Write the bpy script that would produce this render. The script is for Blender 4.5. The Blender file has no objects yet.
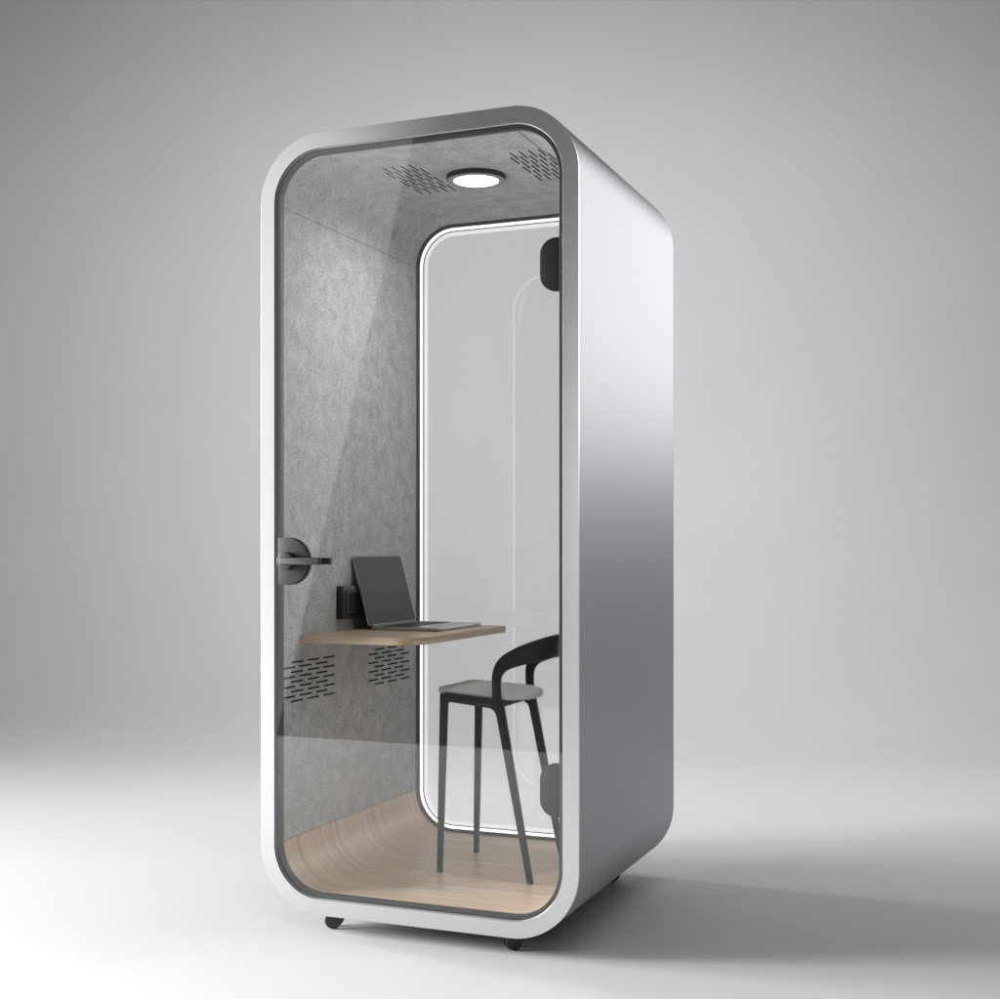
import bpy, bmesh, math, random
from mathutils import Vector, Matrix
random.seed(7)
S = bpy.context.scene
COL = S.collection
PI = math.pi

# ------------------------------------------------------------------ helpers
def link(o, parent=None):
    COL.objects.link(o)
    if parent is not None:
        o.parent = parent
    return o

def mesh_obj(name, bm, mat, parent=None, smooth=True, angle=40):
    bmesh.ops.recalc_face_normals(bm, faces=bm.faces[:])
    me = bpy.data.meshes.new(name)
    bm.to_mesh(me); bm.free()
    for m in (mat if isinstance(mat, (list, tuple)) else [mat]):
        me.materials.append(m)
    if smooth:
        for p in me.polygons:
            p.use_smooth = True
        me.set_sharp_from_angle(angle=math.radians(angle))
    return link(bpy.data.objects.new(name, me), parent)

def empty(name, loc=(0, 0, 0)):
    o = bpy.data.objects.new(name, None)
    o.location = loc
    o.empty_display_size = .1
    return link(o)

def tag(o, label=None, cat=None, group=None, kind=None):
    if label: o['label'] = label
    if cat: o['category'] = cat
    if group: o['group'] = group
    if kind: o['kind'] = kind
    return o

def add_box(bm, x0, x1, y0, y1, z0, z1, bev=0.0, seg=3):
    b = bmesh.new()
    bmesh.ops.create_cube(b, size=1)
    for v in b.verts:
        v.co = Vector(((x0 + x1) / 2 + v.co.x * (x1 - x0), (y0 + y1) / 2 + v.co.y * (y1 - y0), (z0 + z1) / 2 + v.co.z * (z1 - z0)))
    if bev > 0:
        bmesh.ops.bevel(b, geom=b.edges[:], offset=bev, segments=seg, affect='EDGES', profile=.5)
    merge(bm, b)

def merge(bm, b, mtx=None):
    if mtx is not None:
        bmesh.ops.transform(b, matrix=mtx, verts=b.verts[:])
    me = bpy.data.meshes.new('tmp')
    b.to_mesh(me); b.free()
    bm.from_mesh(me)
    bpy.data.meshes.remove(me)

def add_cyl(bm, r, depth, mtx, seg=48, bev=0.0):
    b = bmesh.new()
    bmesh.ops.create_cone(b, cap_ends=True, segments=seg, radius1=r, radius2=r, depth=depth)
    if bev > 0:
        es = [e for e in b.edges if len(e.link_faces) == 2 and any(len(f.verts) > 4 for f in e.link_faces)]
        bmesh.ops.bevel(b, geom=es, offset=bev, segments=3, affect='EDGES', profile=.5)
    merge(bm, b, mtx)

def add_prism(bm, pts, to3, n, d0, d1, bev=0.0, seg=3):
    """extrude the 2-D outline pts (mapped by to3) along n from d0 to d1"""
    b = bmesh.new()
    n = Vector(n)
    a = [b.verts.new(to3(p) + n * d0) for p in pts]
    c = [b.verts.new(to3(p) + n * d1) for p in pts]
    b.faces.new(a); b.faces.new(c[::-1])
    for i in range(len(pts)):
        j = (i + 1) % len(pts)
        b.faces.new((a[i], c[i], c[j], a[j]))
    bmesh.ops.recalc_face_normals(b, faces=b.faces[:])
    if bev > 0:
        es = [e for e in b.edges if any(len(f.verts) == len(pts) for f in e.link_faces) and len(e.link_faces) == 2]
        bmesh.ops.bevel(b, geom=es, offset=bev, segments=seg, affect='EDGES', profile=.5)
    merge(bm, b)

def rpoly(x0, x1, y0, y1, r, n=10):
    """rounded rectangle outline; r = (tr, tl, bl, br)"""
    if not isinstance(r, (list, tuple)): r = (r,) * 4
    out = []
    for (cx, cy, sx, sy, a0, rr) in ((x1, y1, -1, -1, 0, r[0]), (x0, y1, 1, -1, 90, r[1]), (x0, y0, 1, 1, 180, r[2]), (x1, y0, -1, 1, 270, r[3])):
        if rr <= 1e-6:
            out.append((cx, cy)); continue
        for k in range(n + 1):
            a = math.radians(a0 + 90 * k / n)
            out.append((cx + sx * rr + rr * math.cos(a), cy + sy * rr + rr * math.sin(a)))
    return out

# ------------------------------------------------------------------ dimensions (metres)
W, D, H, Z0, R = .937, .945, 2.15, .05, .1855

def loop_pts(inset, n=20):
    """the booth's rounded outline moved in by inset; (x, z, arclength)"""
    w, h, r = W / 2 - inset, H / 2 - inset, R - inset
    zc = Z0 + H / 2
    pts = []
    for (sx, sz, a0) in ((1, 1, 0), (-1, 1, 90), (-1, -1, 180), (1, -1, 270)):
        cx, cz = sx * (w - r), zc + sz * (h - r)
        for k in range(n + 1):
            a = math.radians(a0 + 90 * k / n)
            pts.append((cx + r * math.cos(a), cz + r * math.sin(a)))
    return pts

def ring(bm, profile, n=20):
    """closed profile [(inset, y)] swept round the booth outline"""
    rows = []
    for (ins, y) in profile:
        rows.append([bm.verts.new((x, y, z)) for (x, z) in loop_pts(ins, n)])
    m = len(profile)
    for i in range(m):
        A, B = rows[i], rows[(i + 1) % m]
        for k in range(len(A)):
            l = (k + 1) % len(A)
            bm.faces.new((A[k], A[l], B[l], B[k]))

def rect_profile(i0, i1, y0, y1, b=.0015):
    """closed profile with small rounded corners"""
    out = []
    for (ci, cy, a0) in ((i1 - b, y1 - b, 0), (i0 + b, y1 - b, 90), (i0 + b, y0 + b, 180), (i1 - b, y0 + b, 270)):
        for k in range(4):
            a = math.radians(a0 + 90 * k / 3)
            out.append((ci + b * math.cos(a), cy + b * math.sin(a)))
    return out

# ------------------------------------------------------------------ materials
def new_mat(name):
    m = bpy.data.materials.new(name); m.use_nodes = True
    nt = m.node_tree
    return m, nt, nt.nodes['Principled BSDF']

def N(nt, t, **kw):
    n = nt.nodes.new(t)
    for k, v in kw.items(): setattr(n, k, v)
    return n

def plain(name, col, rough=.5, metal=0, noise=.0, scale=60, bump=0, spec=.5):
    m, nt, p = new_mat(name)
    p.inputs['Base Color'].default_value = (*col, 1)
    p.inputs['Roughness'].default_value = rough
    p.inputs['Metallic'].default_value = metal
    p.inputs['Specular IOR Level'].default_value = spec
    tc = N(nt, 'ShaderNodeTexCoord'); no = N(nt, 'ShaderNodeTexNoise')
    no.inputs['Scale'].default_value = scale; no.inputs['Detail'].default_value = 5
    nt.links.new(tc.outputs['Object'], no.inputs['Vector'])
    if noise:
        r = N(nt, 'ShaderNodeMapRange')
        r.inputs['To Min'].default_value = max(0, rough - noise); r.inputs['To Max'].default_value = rough + noise
        nt.links.new(no.outputs['Fac'], r.inputs['Value']); nt.links.new(r.outputs['Result'], p.inputs['Roughness'])
    if bump:
        b = N(nt, 'ShaderNodeBump'); b.inputs['Strength'].default_value = bump; b.inputs['Distance'].default_value = .001
        nt.links.new(no.outputs['Fac'], b.inputs['Height']); nt.links.new(b.outputs['Normal'], p.inputs['Normal'])
    return m

alu = plain('grey_metallic_coat', (.60, .605, .625), .47, 1.0, .012, 500)
alu.node_tree.nodes['Principled BSDF'].inputs['Specular Tint'].default_value = (.6, .6, .62, 1)
alu_trim = plain('satin_aluminium_trim', (.775, .78, .795), .30, 1.0, .012, 500)
_p = alu_trim.node_tree.nodes['Principled BSDF']      # brushed across the frame: highlights stretch up and down
_t = alu_trim.node_tree.nodes.new('ShaderNodeTangent'); _t.direction_type = 'RADIAL'; _t.axis = 'Z'
_p.inputs['Anisotropic'].default_value = .75; _p.inputs['Anisotropic Rotation'].default_value = 0.25
alu_trim.node_tree.links.new(_t.outputs['Tangent'], _p.inputs['Tangent'])
dark_rubber = plain('dark_gasket', (.020, .021, .022), .45, 0, .05)
black_metal = plain('black_powder_coat', (.018, .018, .018), .42, 0, .08, 400, .05)
black_plastic = plain('black_plastic', (.012, .012, .012), .35, 0, .08, 200)
hinge_black = plain('hinge_black', (.014, .014, .014), .45, 0, .06, 300, spec=.25)
handle_mat = plain('handle_dark_metal', (.018, .0185, .019), .45, 0, .06, 300)
chair_black = plain('black_lacquered_wood', (.008, .0083, .0083), .40, 0, .08, 150, .05, spec=.35)
slot_black = plain('vent_black', (.006, .006, .006), .9)
lap_alu = plain('laptop_aluminium', (.42, .42, .42), .32, 1.0, .04, 300)
lap_screen = plain('laptop_screen', (.03, .031, .032), .5, 0, .03, 200, spec=.2)
lap_keys = plain('laptop_keys', (.015, .015, .016), .5, 0, .05, 200)
dark_line = plain('dark_spacer', (.12, .12, .12), .5)
ring_grey = plain('lamp_trim_grey', (.30, .30, .30), .45)
white_core = plain('white_edge', (.8, .8, .8), .4)

def emit(name, col, st):
    m, nt, p = new_mat(name)
    p.inputs['Base Color'].default_value = (.8, .8, .8, 1)
    p.inputs['Emission Color'].default_value = (*col, 1)
    p.inputs['Emission Strength'].default_value = st
    return m
led = emit('led_strip_glow', (1, 1, 1), 1.3)
front_glow = emit('front_edge_glow', (1, 1, 1), 3.0)  # added glow for the bright line mirrored in the rear glass
lamp_glow = emit('lamp_diffuser_glow', (1, 1, 1), 4.0)

def felt_mat(name, k=1.0):
    m, nt, p = new_mat(name)
    L = nt.links.new
    tc = N(nt, 'ShaderNodeTexCoord')
    wn = N(nt, 'ShaderNodeTexNoise'); wn.inputs['Scale'].default_value = 30
    L(tc.outputs['UV'], wn.inputs['Vector'])
    warp = N(nt, 'ShaderNodeVectorMath', operation='SCALE'); warp.inputs['Scale'].default_value = .02
    L(wn.outputs['Color'], warp.inputs[0])
    tot = None
    for i, (ang, sc) in enumerate(((0.2, 1), (.95, 1.15), (1.7, .9), (2.45, 1.05))):
        mp = N(nt, 'ShaderNodeMapping')
        mp.inputs['Location'].default_value = (i * 3.7, i * 1.9, i)
        mp.inputs['Rotation'].default_value = (0, 0, ang)
        mp.inputs['Scale'].default_value = (330 * sc, 80 * sc, 1)
        vm = N(nt, 'ShaderNodeVectorMath', operation='ADD')
        L(tc.outputs['UV'], vm.inputs[0]); L(warp.outputs['Vector'], vm.inputs[1])
        L(vm.outputs['Vector'], mp.inputs['Vector'])
        no = N(nt, 'ShaderNodeTexNoise'); no.inputs['Scale'].default_value = 1; no.inputs['Detail'].default_value = 2
        L(mp.outputs['Vector'], no.inputs['Vector'])
        if tot is None: tot = no.outputs['Fac']
        else:
            ad = N(nt, 'ShaderNodeMath', operation='ADD'); L(tot, ad.inputs[0]); L(no.outputs['Fac'], ad.inputs[1]); tot = ad.outputs[0]
    big = N(nt, 'ShaderNodeTexNoise'); big.inputs['Scale'].default_value = 19; big.inputs['Detail'].default_value = 5; big.inputs['Roughness'].default_value = .65
    L(tc.outputs['Object'], big.inputs['Vector'])
    ad = N(nt, 'ShaderNodeMath', operation='MULTIPLY_ADD'); L(big.outputs['Fac'], ad.inputs[0]); ad.inputs[1].default_value = 1.3; L(tot, ad.inputs[2])
    mr = N(nt, 'ShaderNodeMapRange'); mr.inputs['From Min'].default_value = 2.25; mr.inputs['From Max'].default_value = 3.05
    L(ad.outputs[0], mr.inputs['Value'])
    cr = N(nt, 'ShaderNodeValToRGB')
    cr.color_ramp.elements[0].color = (.265 * k, .27 * k, .273 * k, 1)
    cr.color_ramp.elements[1].color = (.515 * k, .52 * k, .523 * k, 1)
    L(mr.outputs['Result'], cr.inputs['Fac']); L(cr.outputs['Color'], p.inputs['Base Color'])
    p.inputs['Roughness'].default_value = .95
    p.inputs['Specular IOR Level'].default_value = .15
    p.inputs['Sheen Weight'].default_value = .15
    b = N(nt, 'ShaderNodeBump'); b.inputs['Strength'].default_value = .22; b.inputs['Distance'].default_value = .0012
    L(tot, b.inputs['Height']); L(b.outputs['Normal'], p.inputs['Normal'])
    return m
felt = felt_mat('grey_felt', 1.25)

def wood_mat(name, uv=True, k=1.0, plank=True):
    """pale oak; u runs along the grain"""
    m, nt, p = new_mat(name)
    L = nt.links.new
    tc = N(nt, 'ShaderNodeTexCoord')
    src = tc.outputs['UV']
    mp = N(nt, 'ShaderNodeMapping'); mp.inputs['Scale'].default_value = (.9, 30, 1)
    L(src, mp.inputs['Vector'])
    n1 = N(nt, 'ShaderNodeTexNoise'); n1.inputs['Scale'].default_value = 1.6; n1.inputs['Detail'].default_value = 6; n1.inputs['Distortion'].default_value = .6
    L(mp.outputs['Vector'], n1.inputs['Vector'])
    mp2 = N(nt, 'ShaderNodeMapping'); mp2.inputs['Scale'].default_value = (6, 260, 1)
    L(src, mp2.inputs['Vector'])
    n2 = N(nt, 'ShaderNodeTexNoise'); n2.inputs['Scale'].default_value = 1; n2.inputs['Detail'].default_value = 4
    L(mp2.outputs['Vector'], n2.inputs['Vector'])
    mx = N(nt, 'ShaderNodeMath', operation='MULTIPLY_ADD'); L(n2.outputs['Fac'], mx.inputs[0]); mx.inputs[1].default_value = .35; L(n1.outputs['Fac'], mx.inputs[2])
    cr = N(nt, 'ShaderNodeValToRGB')
    e = cr.color_ramp.elements
    e[0].position = .38; e[0].color = (.345 * k, .25 * k, .166 * k, 1)
    e[1].position = .92; e[1].color = (.60 * k, .465 * k, .335 * k, 1)
    q = cr.color_ramp.elements.new(.66); q.color = (.51 * k, .388 * k, .275 * k, 1)
    L(mx.outputs[0], cr.inputs['Fac']); L(cr.outputs['Color'], p.inputs['Base Color'])
    p.inputs['Roughness'].default_value = .40
    p.inputs['Specular IOR Level'].default_value = .45
    b = N(nt, 'ShaderNodeBump'); b.inputs['Strength'].default_value = .10; b.inputs['Distance'].default_value = .0008
    L(n2.outputs['Fac'], b.inputs['Height']); L(b.outputs['Normal'], p.inputs['Normal'])
    return m
oak = wood_mat('pale_oak_veneer', k=1.40)

def fabric_mat():
    m, nt, p = new_mat('grey_seat_fabric')
    L = nt.links.new
    tc = N(nt, 'ShaderNodeTexCoord')
    n = N(nt, 'ShaderNodeTexNoise'); n.inputs['Scale'].default_value = 420; n.inputs['Detail'].default_value = 3
    L(tc.outputs['Object'], n.inputs['Vector'])
    cr = N(nt, 'ShaderNodeValToRGB')
    cr.color_ramp.elements[0].position = .35; cr.color_ramp.elements[0].color = (.46, .465, .47, 1)
    cr.color_ramp.elements[1].position = .7; cr.color_ramp.elements[1].color = (.68, .685, .69, 1)
    L(n.outputs['Fac'], cr.inputs['Fac']); L(cr.outputs['Color'], p.inputs['Base Color'])
    p.inputs['Roughness'].default_value = .9; p.inputs['Specular IOR Level'].default_value = .2
    b = N(nt, 'ShaderNodeBump'); b.inputs['Strength'].default_value = .3; b.inputs['Distance'].default_value = .001
    L(n.outputs['Fac'], b.inputs['Height']); L(b.outputs['Normal'], p.inputs['Normal'])
    return m
seat_fabric = fabric_mat()

def glass_mat(name, tint=(.992, .994, .993), ior=1.57):
    m = bpy.data.materials.new(name); m.use_nodes = True
    nt = m.node_tree; nt.nodes.clear(); L = nt.links.new
    out = N(nt, 'ShaderNodeOutputMaterial'); mix = N(nt, 'ShaderNodeMixShader')
    tr = N(nt, 'ShaderNodeBsdfTransparent'); tr.inputs['Color'].default_value = (*tint, 1)
    gl = N(nt, 'ShaderNodeBsdfGlossy'); gl.inputs['Roughness'].default_value = 0.0
    fr = N(nt, 'ShaderNodeFresnel'); fr.inputs['IOR'].default_value = ior
    # same reflectance seen from inside the pane as from outside
    geo = N(nt, 'ShaderNodeNewGeometry')
    mm = N(nt, 'ShaderNodeMix', data_type='FLOAT')
    mm.inputs[2].default_value = ior; mm.inputs[3].default_value = 1 / ior
    L(geo.outputs['Backfacing'], mm.inputs[0]); 
    inv = N(nt, 'ShaderNodeMath', operation='ADD'); inv.inputs[1].default_value = 0
    L(mm.outputs[0], inv.inputs[0])
    L(inv.outputs[0], fr.inputs['IOR'])
    L(fr.outputs['Fac'], mix.inputs['Fac']); L(tr.outputs[0], mix.inputs[1]); L(gl.outputs[0], mix.inputs[2]); L(mix.outputs[0], out.inputs['Surface'])
    return m
glass = glass_mat('clear_glass')

def halo_mat():
    m = bpy.data.materials.new('glass_halo_glow'); m.use_nodes = True
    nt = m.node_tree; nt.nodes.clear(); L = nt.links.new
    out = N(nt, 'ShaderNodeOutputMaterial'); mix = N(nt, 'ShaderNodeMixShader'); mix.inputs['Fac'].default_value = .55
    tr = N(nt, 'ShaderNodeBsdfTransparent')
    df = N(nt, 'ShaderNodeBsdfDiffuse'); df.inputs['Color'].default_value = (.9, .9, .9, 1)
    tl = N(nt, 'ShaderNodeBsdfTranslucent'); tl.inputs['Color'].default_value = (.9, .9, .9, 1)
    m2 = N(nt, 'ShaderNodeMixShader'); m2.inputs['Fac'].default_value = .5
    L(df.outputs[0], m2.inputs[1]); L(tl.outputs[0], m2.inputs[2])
    em = N(nt, 'ShaderNodeEmission'); em.inputs['Strength'].default_value = .24  # weak glow put in for the soft halo on the glass
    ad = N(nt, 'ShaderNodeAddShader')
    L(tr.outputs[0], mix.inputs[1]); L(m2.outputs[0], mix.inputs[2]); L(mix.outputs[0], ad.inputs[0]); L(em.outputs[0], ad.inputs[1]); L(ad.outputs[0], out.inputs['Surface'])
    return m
halo = halo_mat()

def backdrop_mat():
    m, nt, p = new_mat('matt_white_paint')
    L = nt.links.new
    tc = N(nt, 'ShaderNodeTexCoord')
    n = N(nt, 'ShaderNodeTexNoise'); n.inputs['Scale'].default_value = 1.3; n.inputs['Detail'].default_value = 6; n.inputs['Roughness'].default_value = .6
    L(tc.outputs['Object'], n.inputs['Vector'])
    cr = N(nt, 'ShaderNodeValToRGB')
    cr.color_ramp.elements[0].position = .3; cr.color_ramp.elements[0].color = (.705, .708, .715, 1)
    cr.color_ramp.elements[1].position = .7; cr.color_ramp.elements[1].color = (.735, .737, .742, 1)
    L(n.outputs['Fac'], cr.inputs['Fac']); L(cr.outputs['Color'], p.inputs['Base Color'])
    p.inputs['Roughness'].default_value = .55; p.inputs['Specular IOR Level'].default_value = .25
    n2 = N(nt, 'ShaderNodeTexNoise'); n2.inputs['Scale'].default_value = 90; n2.inputs['Detail'].default_value = 4
    L(tc.outputs['Object'], n2.inputs['Vector'])
    b = N(nt, 'ShaderNodeBump'); b.inputs['Strength'].default_value = .04; b.inputs['Distance'].default_value = .001
    L(n2.outputs['Fac'], b.inputs['Height']); L(b.outputs['Normal'], p.inputs['Normal'])
    return m
white_paint = backdrop_mat()
dark_floor = plain('dark_studio_floor', (.05, .05, .052), .6, 0, .08, 4)

# ------------------------------------------------------------------ camera frame
CAM = Vector((1.5409, -3.1733, 1.0577)); YAW = .385505
RT = Vector((math.cos(YAW), math.sin(YAW), 0)); FW = Vector((-math.sin(YAW), math.cos(YAW), 0))

# ------------------------------------------------------------------ studio: white sweep and the dark floor round it
def build_backdrop():
    bm = bmesh.new()
    zs, rad, zw = 6.6, 2.3, 5.2
    prof = [(d, 0.0) for d in (3.7, 4.6, 5.6)] + [(zs, 0.0)]
    for k in range(1, 25):
        a = PI / 2 * k / 24
        prof.append((zs + rad * math.sin(a), rad - rad * math.cos(a)))
    prof += [(zs + rad, z) for z in (2.6, 3.6, zw)]
    # the near edge of the white floor runs level with the booth's front
    xs = [-7.5 + 15 * i / 30 for i in range(31)]
    rows = []
    for i, x in enumerate(xs):
        col = []
        for j, (d, z) in enumerate(prof):
            P = CAM + RT * x + FW * d
            if j == 0:   # near edge at y = -3.25, brought there along the view depth
                t = (-3.25 - (CAM + RT * x).y) / FW.y
                P = CAM + RT * x + FW * min(t, 3.6)
            P.z = z
            col.append(bm.verts.new(P))
        rows.append(col)
    for i in range(len(xs) - 1):
        for j in range(len(prof) - 1):
            bm.faces.new((rows[i][j], rows[i + 1][j], rows[i + 1][j + 1], rows[i][j + 1]))
    o = mesh_obj('backdrop', bm, white_paint, None, True, 60)
    tag(o, kind='structure')
    bm = bmesh.new()
    q = [bm.verts.new((x, y, -.006)) for x, y in ((-25, -25), (25, -25), (25, 25), (-25, 25))]
    bm.faces.new(q)
    f = mesh_obj('floor', bm, dark_floor, None, False)
    tag(f, kind='structure')
build_backdrop()

# ------------------------------------------------------------------ the booth
booth = empty('phone_booth', (0, 0, 0))
tag(booth, 'tall silver glass-fronted office phone booth with rounded corners on small black casters', 'phone booth')

bm = bmesh.new(); ring(bm, rect_profile(0.0003, .045, .0075, D - .0045, .0015), 28)
mesh_obj('outer_shell', bm, alu, booth, True, 9)
bm = bmesh.new(); ring(bm, rect_profile(0.0003, .0435, 0, .0060, .0002), 28)
mesh_obj('front_frame', bm, alu_trim, booth, True, 9)
bm = bmesh.new(); ring(bm, rect_profile(0.0006, .0455, D - .0040, D, .0012), 28)
mesh_obj('rear_frame', bm, alu, booth, True, 9)
bm = bmesh.new(); ring(bm, rect_profile(.0022, .040, .0055, .0080, .0003), 28)
mesh_obj('shadow_gap', bm, dark_rubber, booth)

# lining panels: a stretch of the inner outline, extruded in depth, UV (length, depth)
YI0, YI1 = .036, .897
def lining(name, mat, t0, t1, inset=.0500, thick=.006, y0=YI0, y1=YI1, gap=.0008):
    """t along the outline: 0 right wall bottom .. each corner arc and straight is one unit (see segs)"""
    n = 24
    w, h, r = W / 2 - inset, H / 2 - inset, R - inset
    zc = Z0 + H / 2
    def path(ins):
        w, h, r = W / 2 - ins, H / 2 - ins, R - ins
        p = []
        segs = []
        # order: right wall (up), top-right arc, ceiling (leftward), top-left arc, left wall (down), bottom-left arc, floor (rightward), bottom-right arc
        def line(a, b, k): return [(a[0] + (b[0] - a[0]) * i / k, a[1] + (b[1] - a[1]) * i / k) for i in range(k + 1)]
        def arc(cx, cz, a0): return [(cx + r * math.cos(math.radians(a0 + 90 * i / n)), cz + r * math.sin(math.radians(a0 + 90 * i / n))) for i in range(n + 1)]
        segs.append(line((w, zc - h + r), (w, zc + h - r), 8))
        segs.append(arc(w - r, zc + h - r, 0))
        segs.append(line((w - r, zc + h), (-w + r, zc + h), 8))
        segs.append(arc(-w + r, zc + h - r, 90))
        segs.append(line((-w, zc + h - r), (-w, zc - h + r), 8))
        segs.append(arc(-w + r, zc - h + r, 180))
        segs.append(line((-w + r, zc - h), (w - r, zc - h), 8))
        segs.append(arc(w - r, zc - h + r, 270))
        for s in range(t0, t1):
            q = segs[s % 8]
            p += q if not p else q[1:]
        return p
    A, B = path(inset), path(inset - thick)
    # trim the ends a little so that neighbouring panels leave a fine seam
    g = gap
    def trim(P):
        P = [Vector(q) for q in P]
        P[0] = P[0] + (P[1] - P[0]).normalized() * g
        P[-1] = P[-1] + (P[-2] - P[-1]).normalized() * g
        return P
    A, B = trim(A), trim(B)
    bm = bmesh.new(); uv = bm.loops.layers.uv.new('UVMap')
    s = [0]
    for i in range(1, len(A)): s.append(s[-1] + (A[i] - A[i - 1]).length)
    ny = 4
    ys = [y0 + (y1 - y0) * k / ny for k in range(ny + 1)]
    va = [[bm.verts.new((a.x, y, a.y)) for y in ys] for a in A]
    vb = [[bm.verts.new((b.x, y, b.y)) for y in ys] for b in B]
    def face(vs, us):
        f = bm.faces.new(vs)
        for lp, u in zip(f.loops, us): lp[uv].uv = u
    for i in range(len(A) - 1):
        for k in range(ny):
            u = [(s[i], ys[k]), (s[i + 1], ys[k]), (s[i + 1], ys[k + 1]), (s[i], ys[k + 1])]
            face((va[i][k], va[i + 1][k], va[i + 1][k + 1], va[i][k + 1]), u)
            face((vb[i][k], vb[i][k + 1], vb[i + 1][k + 1], vb[i + 1][k]), [u[0], u[3], u[2], u[1]])
        face((va[i][0], vb[i][0], vb[i + 1][0], va[i + 1][0]), [(s[i], ys[0])] * 4)
        face((va[i][ny], va[i + 1][ny], vb[i + 1][ny], vb[i][ny]), [(s[i], ys[ny])] * 4)
    for i in (0, len(A) - 1):
        for k in range(ny):
            face((va[i][k], va[i][k + 1], vb[i][k + 1], vb[i][k]), [(s[i], ys[k])] * 4)
    return mesh_obj(name, bm, mat, booth, True, 30)

lining('wall_panel', felt, 0, 1)
lining('corner_panel', felt, 1, 2, gap=.003)
lining('ceiling_panel', felt, 2, 3)
lining('corner_panel', felt, 3, 4)
lining('wall_panel', felt, 4, 5)
lining('floor_panel', oak, 5, 8, .0505, .0065)
# dark felt backing behind the seams
bm = bmesh.new(); ring(bm, rect_profile(.0452, .0457, .034, D - .034, .0001), 20)
mesh_obj('lining_backing', bm, slot_black, booth)

# ---- glazed door in the front
bm = bmesh.new(); ring(bm, rect_profile(.0450, .057, .0106, .030, .0012), 28)
door = mesh_obj('door', bm, dark_rubber, booth)
def pane(name, inset, y0, y1, parent):
    bm = bmesh.new()
    pts = loop_pts(inset, 20)
    add_prism(bm, pts, lambda p: Vector((p[0], 0, p[1])), (0, 1, 0), y0, y1)
    return mesh_obj(name, bm, glass, parent, True, 30)
pane('glass_pane', .0458, .0035, .0100, door)
# added glowing strip inside the door, to be mirrored in the rear glass
bm = bmesh.new(); ring(bm, rect_profile(.0455, .0525, .0305, .0345, .0006), 20)
mesh_obj('glow_strip', bm, front_glow, booth)

XZ = lambda p: Vector((p[0], 0, p[1]))
def hinge(zc):
    bm = bmesh.new()
    out = rpoly(.359, .4105, zc - .0685, zc + .0685, (0, .042, .042, 0), 14)
    add_prism(bm, out, XZ, (0, 1, 0), .0103, .0290, .002)
    return mesh_obj('hinge', bm, hinge_black, door)
hinge(1.785); hinge(.438)

# ---- handle: rose plates on both faces, hub, levers
bm = bmesh.new()
out = rpoly(-.4110, -.315, .956, 1.087, (.0655, 0, 0, .0655), 20)
add_prism(bm, out, XZ, (0, 1, 0), -.004, .0032, .002)
add_prism(bm, out, XZ, (0, 1, 0), .0103, .0195, .002)
handle = mesh_obj('handle', bm, handle_mat, door)
bm = bmesh.new()
RX = Matrix.Rotation(PI / 2, 4, 'X')
add_cyl(bm, .0245, .030, Matrix.Translation((-.376, -.014, 1.022)) @ RX, 40, .002)
add_prism(bm, rpoly(-.380, -.256, 1.0125, 1.0325, .003, 4), XZ, (0, 1, 0), -.047, -.030, .0025)
mesh_obj('lever', bm, handle_mat, handle)
bm = bmesh.new()
add_cyl(bm, .0215, .022, Matrix.Translation((-.376, .038, 1.022)) @ RX, 40, .002)
add_prism(bm, rpoly(-.385, -.279, 1.0125, 1.0310, .003, 4), XZ, (0, 1, 0), .050, .066, .0025)
mesh_obj('lever', bm, black_metal, handle)

# ---- rear window
bm = bmesh.new(); ring(bm, rect_profile(.046, .0605, .8985, .914, .001), 28)
rear = mesh_obj('rear_window', bm, dark_line, booth)
bm = bmesh.new(); ring(bm, rect_profile(.0608, .0685, .9030, .9110, .0006), 28)
mesh_obj('glow_strip', bm, led, rear)
bm = bmesh.new(); ring(bm, rect_profile(.0690, .0716, .9080, .9135, .0006), 28)
mesh_obj('spacer_bead', bm, dark_line, rear)
bm = bmesh.new(); ring(bm, rect_profile(.0720, .0850, .9115, .9135, .0005), 28)  # pale glowing band added as the strip's halo on the glass
mesh_obj('halo_band', bm, halo, rear)
pane('glass_pane', .060, .9145, .9225, rear)

# ---- vents
def slots(name, to3, n, d0, d1, u0, v0):
    bm = bmesh.new()
    ln, per, dv = .067, .0925, .01385
    for r in range(9):
        off = 0 if r % 2 == 0 else -.044
        for c in range(3):
            ua = u0 + off + per * c + random.uniform(-.001, .001)
            out = rpoly(ua, ua + ln, v0 - r * dv - .0025, v0 - r * dv + .0025, .0012, 3)
            add_prism(bm, out, to3, n, d0, d1)
    return mesh_obj(name, bm, slot_black, booth, False)
XW = -W / 2 + .05
YZ = lambda p: Vector((0, p[0], p[1]))
slots('wall_vent', YZ, (1, 0, 0), XW - .002, XW + .0004, .078, .733)
slots('wall_vent', YZ, (1, 0, 0), XW - .002, XW + .0004, .590, .734)
ZC = Z0 + H - .05
def ceil_map(x0):
    return lambda p: Vector((x0 - p[1], p[0], 0))
slots('ceiling_vent', ceil_map(-.212), (0, 0, 1), ZC - .0004, ZC + .002, .262, 0.0)
slots('ceiling_vent', ceil_map(.180), (0, 0, 1), ZC - .0004, ZC + .002, .262, 0.0)

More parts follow.
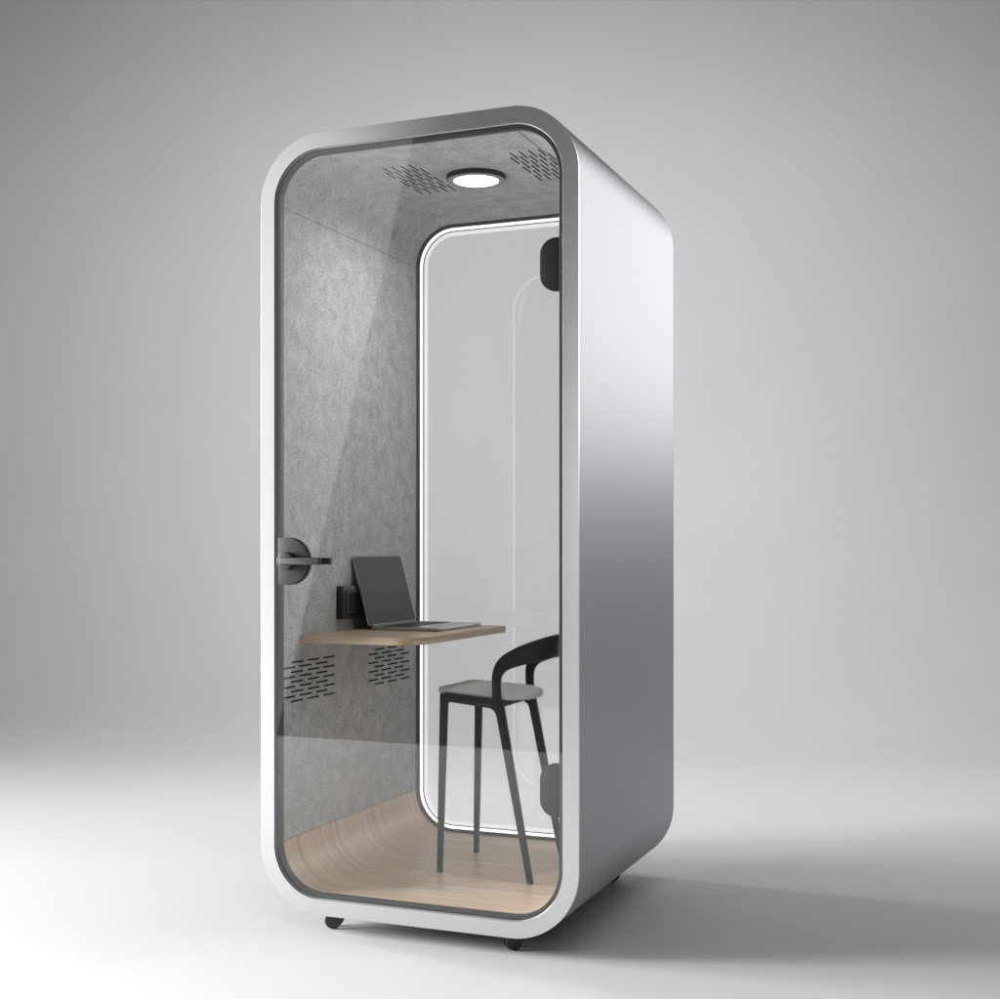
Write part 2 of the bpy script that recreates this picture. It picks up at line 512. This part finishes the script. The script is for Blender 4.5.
# ---- ceiling lamp
LC = (.017, .396)
bm = bmesh.new()
b = bmesh.new()
prof = [(.087, ZC + .002), (.087, ZC - .012), (.0857, ZC - .0145)]
def lathe(bm, prof, cx, cy, n=64, close=False):
    rows = []
    for (r, z) in prof:
        rows.append([bm.verts.new((cx + r * math.cos(2 * PI * k / n), cy + r * math.sin(2 * PI * k / n), z)) for k in range(n)])
    for i in range(len(rows) - 1):
        for k in range(n):
            l = (k + 1) % n
            bm.faces.new((rows[i][k], rows[i][l], rows[i + 1][l], rows[i + 1][k]))
    return rows
lathe(bm, prof, *LC)
b.free()
lamp = mesh_obj('ceiling_light', bm, black_plastic, booth)
bm = bmesh.new()
lathe(bm, [(.0857, ZC - .0145), (.0835, ZC - .016), (.0685, ZC - .016), (.067, ZC - .015), (.066, ZC - .011)], *LC)
mesh_obj('trim_ring', bm, ring_grey, lamp)
bm = bmesh.new()
rows = lathe(bm, [(.066, ZC - .0140), (.047, ZC - .0152), (.02, ZC - .0158)], *LC)
bm.faces.new(rows[-1])
mesh_obj('diffuser', bm, lamp_glow, lamp)

# ---- socket box on the felt wall
bm = bmesh.new()
add_box(bm, XW - .001, XW + .022, .340, .545, .843, .943, .003)
sock = mesh_obj('power_socket', bm, black_plastic, booth)
socket_grey = plain('socket_grey', (.022, .022, .022), .35)
for y in (.362, .440):
    bm = bmesh.new()
    # square surround standing proud round a deep dark recess
    o_ = rpoly(y, y + .066, .858, .930, .004, 4); i_ = rpoly(y + .010, y + .056, .866, .922, .003, 4)
    n_ = len(o_)
    va = [bm.verts.new((XW + .0245, p[0], p[1])) for p in o_]; vb = [bm.verts.new((XW + .0245, p[0], p[1])) for p in i_]
    vc = [bm.verts.new((XW + .0222, p[0], p[1])) for p in i_]; vd = [bm.verts.new((XW + .0222, p[0], p[1])) for p in o_]
    for k in range(n_):
        l = (k + 1) % n_
        bm.faces.new((va[k], va[l], vb[l], vb[k])); bm.faces.new((vb[k], vb[l], vc[l], vc[k])); bm.faces.new((vd[k], vd[l], va[l], va[k]))
    mo = mesh_obj('socket_module', bm, socket_grey, sock)
    bm = bmesh.new()
    add_prism(bm, i_, YZ, (1, 0, 0), XW + .0218, XW + .0226)
    add_cyl(bm, .009, .0012, Matrix.Translation((XW + .0230, y + .033, .894)) @ Matrix.Rotation(PI / 2, 4, 'Y'), 24)
    mesh_obj('socket_face', bm, slot_black, mo)

# ---- desk
def desk():
    bm = bmesh.new(); uv = bm.loops.layers.uv.new('UVMap')
    x0, x1, y0, y1, zt, th = XW, -.046, .130, .80, .8075, .021
    b = bmesh.new()
    out = rpoly(x0, x1, y0, y1, (.02, 0, 0, .085), 14)
    n = len(out)
    a = [b.verts.new((p[0], p[1], zt)) for p in out]
    c = [b.verts.new((p[0], p[1], zt - th)) for p in out]
    b.faces.new(a); b.faces.new(c[::-1])
    for i in range(n):
        j = (i + 1) % n
        b.faces.new((a[i], c[i], c[j], a[j]))
    es = [e for e in b.edges if any(len(f.verts) == n for f in e.link_faces)]
    bmesh.ops.bevel(b, geom=es, offset=.0015, segments=2, affect='EDGES', profile=.5)
    me = bpy.data.meshes.new('t'); b.to_mesh(me); b.free(); bm.from_mesh(me); bpy.data.meshes.remove(me)
    uv = bm.loops.layers.uv.verify()
    for f in bm.faces:
        for lp in f.loops:
            co = lp.vert.co
            lp[uv].uv = (co.x + co.y * .0, co.y + co.z * 1.3) if abs(f.normal.x) < .7 else (co.y, co.z * 1.3)
    return mesh_obj('desk', bm, wood_mat('oak_desktop', k=1.02), booth)
desk()

# ---- casters
def caster(x, y, ang):
    c = bmesh.new()
    add_cyl(c, .009, .016, Matrix.Translation((0, 0, .044)), 20)
    add_box(c, -.016, .016, -.0105, .0105, .030, .0495, .005)
    root = mesh_obj('caster', c, black_plastic, booth)
    for s in (-1, 1):
        w = bmesh.new()
        add_cyl(w, .0235, .0125, Matrix.Translation((-.004, s * .0145, .0236)) @ Matrix.Rotation(PI / 2, 4, 'X'), 40, .0035)
        mesh_obj('wheel', w, caster_mat, root)
    root.location = (x, y, 0); root.rotation_euler = (0, 0, math.radians(ang))
caster_mat = plain('caster_wheel', (.014, .014, .014), .4)
for (x, y, g) in ((-.270, .072, 14), (.262, .076, 38), (-.28, .868, 30), (.292, .868, 20)):
    caster(x, y, g)

# ------------------------------------------------------------------ bar chair
chair = empty('bar_chair', (.05, .513, .103))
tag(chair, 'black bar-height chair with curved wraparound backrest and grey upholstered seat inside the booth', 'chair')
CO = Vector(chair.location)
def part(name, bm, mat, ang=40):
    bmesh.ops.translate(bm, vec=-CO, verts=bm.verts[:])
    return mesh_obj(name, bm, mat, chair, True, ang)

def sweep(bm, pts, frames, sizes, n=12, power=3.0):
    """superellipse section swept along pts; frames = (A, B) unit vectors, sizes = half extents"""
    rows = []
    for p, (A, B), (a, b) in zip(pts, frames, sizes):
        r = []
        for k in range(n):
            t = 2 * PI * k / n + PI / n
            c, s = math.cos(t), math.sin(t)
            c = math.copysign(abs(c) ** (2 / power), c); s = math.copysign(abs(s) ** (2 / power), s)
            r.append(bm.verts.new(p + A * (a * c) + B * (b * s)))
        rows.append(r)
    for i in range(len(rows) - 1):
        for k in range(n):
            l = (k + 1) % n
            bm.faces.new((rows[i][k], rows[i][l], rows[i + 1][l], rows[i + 1][k]))
    bm.faces.new(rows[0][::-1]); bm.faces.new(rows[-1])

def leg(top, foot, s0, s1):
    bm = bmesh.new()
    top, foot = Vector(top), Vector(foot)
    k = 8
    pts = [top.lerp(foot, i / k) for i in range(k + 1)]
    X, Y = Vector((1, 0, 0)), Vector((0, 1, 0))
    sizes = [(s0[0] + (s1[0] - s0[0]) * i / k, s0[1] + (s1[1] - s0[1]) * i / k) for i in range(k + 1)]
    sweep(bm, pts, [(X, Y)] * (k + 1), sizes, 16, 5)
    part('leg', bm, chair_black)
YN, YF = .378, .648
leg((-.079, YN + .004, .628), (-.092, YN, .103), (.0115, .0110), (.0078, .0078))
leg((-.079, YF - .004, .628), (-.090, YF, .103), (.0115, .0110), (.0078, .0078))
leg((.094, YN + .004, .615), (.205, .348, .103), (.0135, .0115), (.0085, .0085))
leg((.094, YF - .004, .615), (.207, .625, .103), (.0135, .0115), (.0085, .0085))

# aprons with filleted undersides
def apron():
    bm = bmesh.new()
    def side_outline(x0, x1, zt0, zt1, h, r):
        # top edge from x0 to x1, underside with fillets down the legs
        out = [(x0, zt0), (x1, zt1)]
        dz = zt1 - zt0
        zb1, zb0 = zt1 - h, zt0 - h
        out.append((x1 + .012, zb1 - r))
        for k in range(7):
            a = PI / 2 * k / 6
            out.append((x1 - r + r * math.cos(a) + .004 * (1 - k / 6), zb1 - r + r * math.sin(a)))
        for k in range(7):
            a = PI / 2 + PI / 2 * k / 6
            out.append((x0 + r + r * math.cos(a), zb0 - r + r * math.sin(a)))
        return out
    o = side_outline(-.0745, .0835, .632, .620, .027, .020)
    for y in (YN + .004, YF - .004):
        add_prism(bm, o, XZ, (0, 1, 0), y - .009, y + .009, .0015, 2)
    # front and rear rails
    for x, zt in ((-.082, .632), (.086, .6195)):
        y0, y1 = YN + .012, YF - .012
        out = [(y0, zt), (y1, zt)]
        r, h = .012, .027
        for k in range(7):
            a = PI / 2 * k / 6
            out.append((y1 - r + r * math.cos(a), zt - h - r + r * math.sin(a)))
        for k in range(7):
            a = PI / 2 + PI / 2 * k / 6
            out.append((y0 + r + r * math.cos(a), zt - h - r + r * math.sin(a)))
        add_prism(bm, out, lambda p: Vector((0, p[0], p[1])), (1, 0, 0), x - .009, x + .009, .0015, 2)
    part('apron', bm, chair_black)
apron()

# upholstered seat: outline with straight front and round rear, domed
def seat():
    bm = bmesh.new()
    yc, hw = .513, .131
    out = []
    def plane(x): return .648 - (x + .115) * .052     # top height before doming
    # outline counter-clockwise from the near front corner
    r = .025
    xf, xs, xr = -.106, .060, .168
    pts = []
    for k in range(7):
        a = PI + PI / 2 * k / 6
        pts.append((xf + r + r * math.cos(a), yc - hw + r + r * math.sin(a)))
    for k in range(5):
        t = (k + 1) / 6
        pts.append((xf + r + (xs - xf - r) * t, yc - hw))
    for k in range(33):
        a = -PI / 2 + PI * k / 32
        c, s = math.cos(a), math.sin(a)
        c = abs(c) ** .85
        pts.append((xs + (xr - xs) * c, yc + hw * math.copysign(abs(s) ** .85, s)))
    for k in range(5):
        t = (5 - k) / 6
        pts.append((xf + r + (xs - xf - r) * t, yc + hw))
    for k in range(7):
        a = PI / 2 + PI / 2 * k / 6
        pts.append((xf + r + r * math.cos(a), yc + hw - r + r * math.sin(a)))
    cx, cy = .03, yc
    T = .021
    prof = [(0.95, -T, 0), (.985, -T * .97, 0), (1.0, -T * .75, 0), (1.004, -T * .45, 0), (.998, -T * .18, 0), (.975, -.0012, 0), (.93, .0005, 0), (.8, .0025, 0), (.6, .003, 0), (.3, .0022, 0)]
    rows = []
    for (k, dz, _) in prof:
        rows.append([bm.verts.new((cx + (x - cx) * k, cy + (y - cy) * k, plane(cx + (x - cx) * k) + dz)) for (x, y) in pts])
    n = len(pts)
    for i in range(len(rows) - 1):
        for k in range(n):
            l = (k + 1) % n
            bm.faces.new((rows[i][k], rows[i][l], rows[i + 1][l], rows[i + 1][k]))
    bm.faces.new(rows[0][::-1]); bm.faces.new(rows[-1])
    part('seat', bm, seat_fabric, 70)
seat()

# wraparound backrest: both posts and the band are one bent piece
def backrest():
    bm = bmesh.new()
    yc = .513
    half = []   # (x, y-offset towards near side, z, width half, normal angle)
    x0 = .091
    key = [  # plan angle 0 at post .. 90 at the middle of the back
        (.092, .136, .595, .0130, .0105),
        (.090, .136, .635, .0122, .0100),
        (.089, .136, .665, .0126, .0098),
        (.092, .136, .690, .0148, .0095),
        (.102, .135, .711, .0188, .0090),
        (.119, .133, .7270, .0225, .0086),
        (.141, .127, .7385, .0255, .0082),
        (.166, .116, .7490, .0285, .0080),
        (.190, .098, .7570, .0315, .0078),
        (.211, .072, .7640, .0332, .0076),
        (.226, .038, .7690, .0342, .0075),
        (.231, .000, .7705, .0345, .0075)]
    pts, wid, thk = [], [], []
    for (x, dy, z, a, b) in key:
        pts.append(Vector((x, yc - dy, z))); wid.append(a); thk.append(b)
    for (x, dy, z, a, b) in key[-2::-1]:
        pts.append(Vector((x, yc + dy, z))); wid.append(a); thk.append(b)
    # resample with Catmull-Rom
    P, A, B = [], [], []
    m = len(pts)
    for i in range(m - 1):
        p0, p1, p2, p3 = pts[max(i - 1, 0)], pts[i], pts[i + 1], pts[min(i + 2, m - 1)]
        for k in range(5):
            t = k / 5
            P.append(.5 * ((2 * p1) + (p2 - p0) * t + (2 * p0 - 5 * p1 + 4 * p2 - p3) * t * t + (3 * p1 - p0 - 3 * p2 + p3) * t ** 3))
            A.append(wid[i] + (wid[i + 1] - wid[i]) * t); B.append(thk[i] + (thk[i + 1] - thk[i]) * t)
    P.append(pts[-1]); A.append(wid[-1]); B.append(thk[-1])
    frames = []
    for i, p in enumerate(P):
        T = (P[min(i + 1, len(P) - 1)] - P[max(i - 1, 0)]).normalized()
        C = Vector((.075, yc, p.z))
        dx, dy = p.x - .10, p.y - yc
        Nn = Vector((max(dx, 0) / .131 * 1.0, dy / .130, 0))
        Nn = (Nn.normalized() + Vector((0, 0, -.16)) * min(1, max(0, dx) / .1)).normalized()   # the back leans outward
        Nn = (Nn - T * Nn.dot(T)).normalized()
        Wd = Nn.cross(T).normalized()
        frames.append((Wd, Nn))
    sweep(bm, P, frames, list(zip(A, B)), 16, 4)
    part('backrest', bm, chair_black, 50)
backrest()

# ------------------------------------------------------------------ laptop on the desk
ZT = .8075
lap = empty('laptop', (-.235, .60, ZT))
tag(lap, 'open thin grey laptop with dark blank screen on the wooden desk', 'laptop')
LO = Vector(lap.location)
def lpart(name, bm, mat, parent=None):
    bmesh.ops.translate(bm, vec=-LO, verts=bm.verts[:])
    return mesh_obj(name, bm, mat, parent or lap)
bm = bmesh.new()
XY = lambda p: Vector((p[0], p[1], 0))
add_prism(bm, rpoly(-.352, -.118, .430, .760, .012, 6), XY, (0, 0, 1), ZT + .0015, ZT + .0105, .0018)
base = lpart('base', bm, lap_alu)
bm = bmesh.new()
# keyboard: many low keys on a dark bed
add_box(bm, -.328, -.222, .455, .745, ZT + .0100, ZT + .0108)
for r in range(6):
    for c in range(15):
        x = -.326 + r * .0174; y = .457 + c * .0192
        add_box(bm, x, x + .0152, y, y + .0166, ZT + .0108, ZT + .0116, .0003, 1)
lpart('keyboard', bm, lap_keys, base)
bm = bmesh.new()
add_prism(bm, rpoly(-.205, -.130, .540, .660, .004, 4), XY, (0, 0, 1), ZT + .0104, ZT + .0110)
lpart('touchpad', bm, plain('touchpad_grey', (.33, .33, .33), .3, .9), base)
bm = bmesh.new()
add_cyl(bm, .0045, .30, Matrix.Translation((-.3535, .60, ZT + .0095)) @ Matrix.Rotation(PI / 2, 4, 'X'), 16)
lpart('hinge', bm, black_plastic, base)
# lid leans back towards the felt wall
d = Vector((-.058, 0, .2165)).normalized(); nrm = Vector((d.z, 0, -d.x))
P0 = Vector((-.3535, 0, ZT + .0115))
def lid_map(p): return P0 + d * p[1] + Vector((0, p[0], 0))
bm = bmesh.new()
add_prism(bm, rpoly(.430, .758, .002, .222, (.012, .012, .004, .004), 6), lid_map, nrm, -.0055, .0, .0012)
lid = lpart('lid', bm, lap_alu)
bm = bmesh.new()
add_prism(bm, rpoly(.4315, .7565, .0040, .2205, (.011, .011, .003, .003), 6), lid_map, nrm, .0, .0008)
lpart('screen', bm, lap_screen, lid)

# ------------------------------------------------------------------ lamps of the studio and added fills
def area(name, loc, target, w, h, L, roll=0, spread=180, col=(1, 1, 1)):
    """area lamp of radiance L"""
    d = bpy.data.lights.new(name, 'AREA')
    d.shape = 'RECTANGLE'; d.size = w; d.size_y = h
    d.energy = L * PI * w * h
    d.color = col
    d.spread = math.radians(spread)
    o = bpy.data.objects.new(name, d); COL.objects.link(o)
    o.location = loc
    q = (Vector(target) - Vector(loc)).to_track_quat('-Z', 'Y')
    o.rotation_euler = (q.to_matrix().to_4x4() @ Matrix.Rotation(math.radians(roll), 4, 'Z')).to_euler()
    return o
# long key softbox on the left
area('key_softbox_rear', (-6.4, .95, 1.9), (0, .3, .4), .40, 1.5, 16.5, spread=75)
area('key_softbox_mid', (-6.4, -1.3, 2.0), (0, -2.0, .2), 1.6, 2.6, 12, spread=100)
area('key_softbox_front', (-6.4, -3.2, 2.0), (0, -3.2, .2), 1.6, 2.6, 28.8, spread=95)
# large leaning softbox in front left, mirrored in the door glass
area('front_softbox', (-2.5, -1.6, 1.9), (-2.5 + .65, -1.6 + .76, 1.9), 2.6, 3.1, .97, roll=-13)
# added dim fill panel out of view, brightens the right trim strip
area('trim_fill', (-.36, -3.1, 1.42), (-.36, 0, 1.42), .62, 1.2, 1.5)
# added overhead fill out of view, brightens the front floor
area('overhead_fill', (1.1, -2.9, 4.0), (1.1, -2.6, 0), 2.6, 1.4, 2.1, spread=90)
# rim softbox far right
area('rim_softbox', (2.45, 5.2, 3.3), (.4, .5, 2.3), 2.6, 3.3, .655, spread=76)
# background lamp above the booth, turned to the wall
_p = CAM + RT * .3 + FW * 4.0; _t = CAM + RT * 1.1 + FW * 8.8
area('background_lamp', (_p.x, _p.y, 4.5), (_t.x, _t.y, .7), 5.0, 1.4, 4.4, spread=115)
# the booth's own ceiling lamp
dl = bpy.data.lights.new('booth_downlight', 'AREA'); dl.shape = 'DISK'; dl.size = .13; dl.energy = 3.05; dl.spread = math.radians(165); dl.color = (1, 1, .99)
o = bpy.data.objects.new('booth_downlight', dl); COL.objects.link(o); o.location = (LC[0], LC[1], ZC - .02)

# ------------------------------------------------------------------ world, camera, render
w = bpy.data.worlds.new('World'); S.world = w; w.use_nodes = True
bg = w.node_tree.nodes['Background']; bg.inputs['Color'].default_value = (.97, .985, 1, 1); bg.inputs['Strength'].default_value = .09

cd = bpy.data.cameras.new('camera'); cam = bpy.data.objects.new('camera', cd); COL.objects.link(cam)
cam.location = CAM; cam.rotation_euler = (PI / 2, 0, YAW)
cd.sensor_width = 36; cd.lens = 36 * 1321.6 / 1000; cd.shift_y = (548.26 - 499.5) / 1000
cd.clip_end = 200; cd.clip_start = .05
S.camera = cam
S.view_settings.view_transform = 'Standard'; S.view_settings.look = 'None'
S.view_settings.exposure = 0; S.view_settings.gamma = 1
S.render.engine = 'CYCLES'
c = S.cycles
c.use_denoising = True
c.max_bounces = 14; c.diffuse_bounces = 6; c.glossy_bounces = 6; c.transparent_max_bounces = 16; c.transmission_bounces = 8
c.sample_clamp_indirect = 6
c.caustics_reflective = False; c.caustics_refractive = False
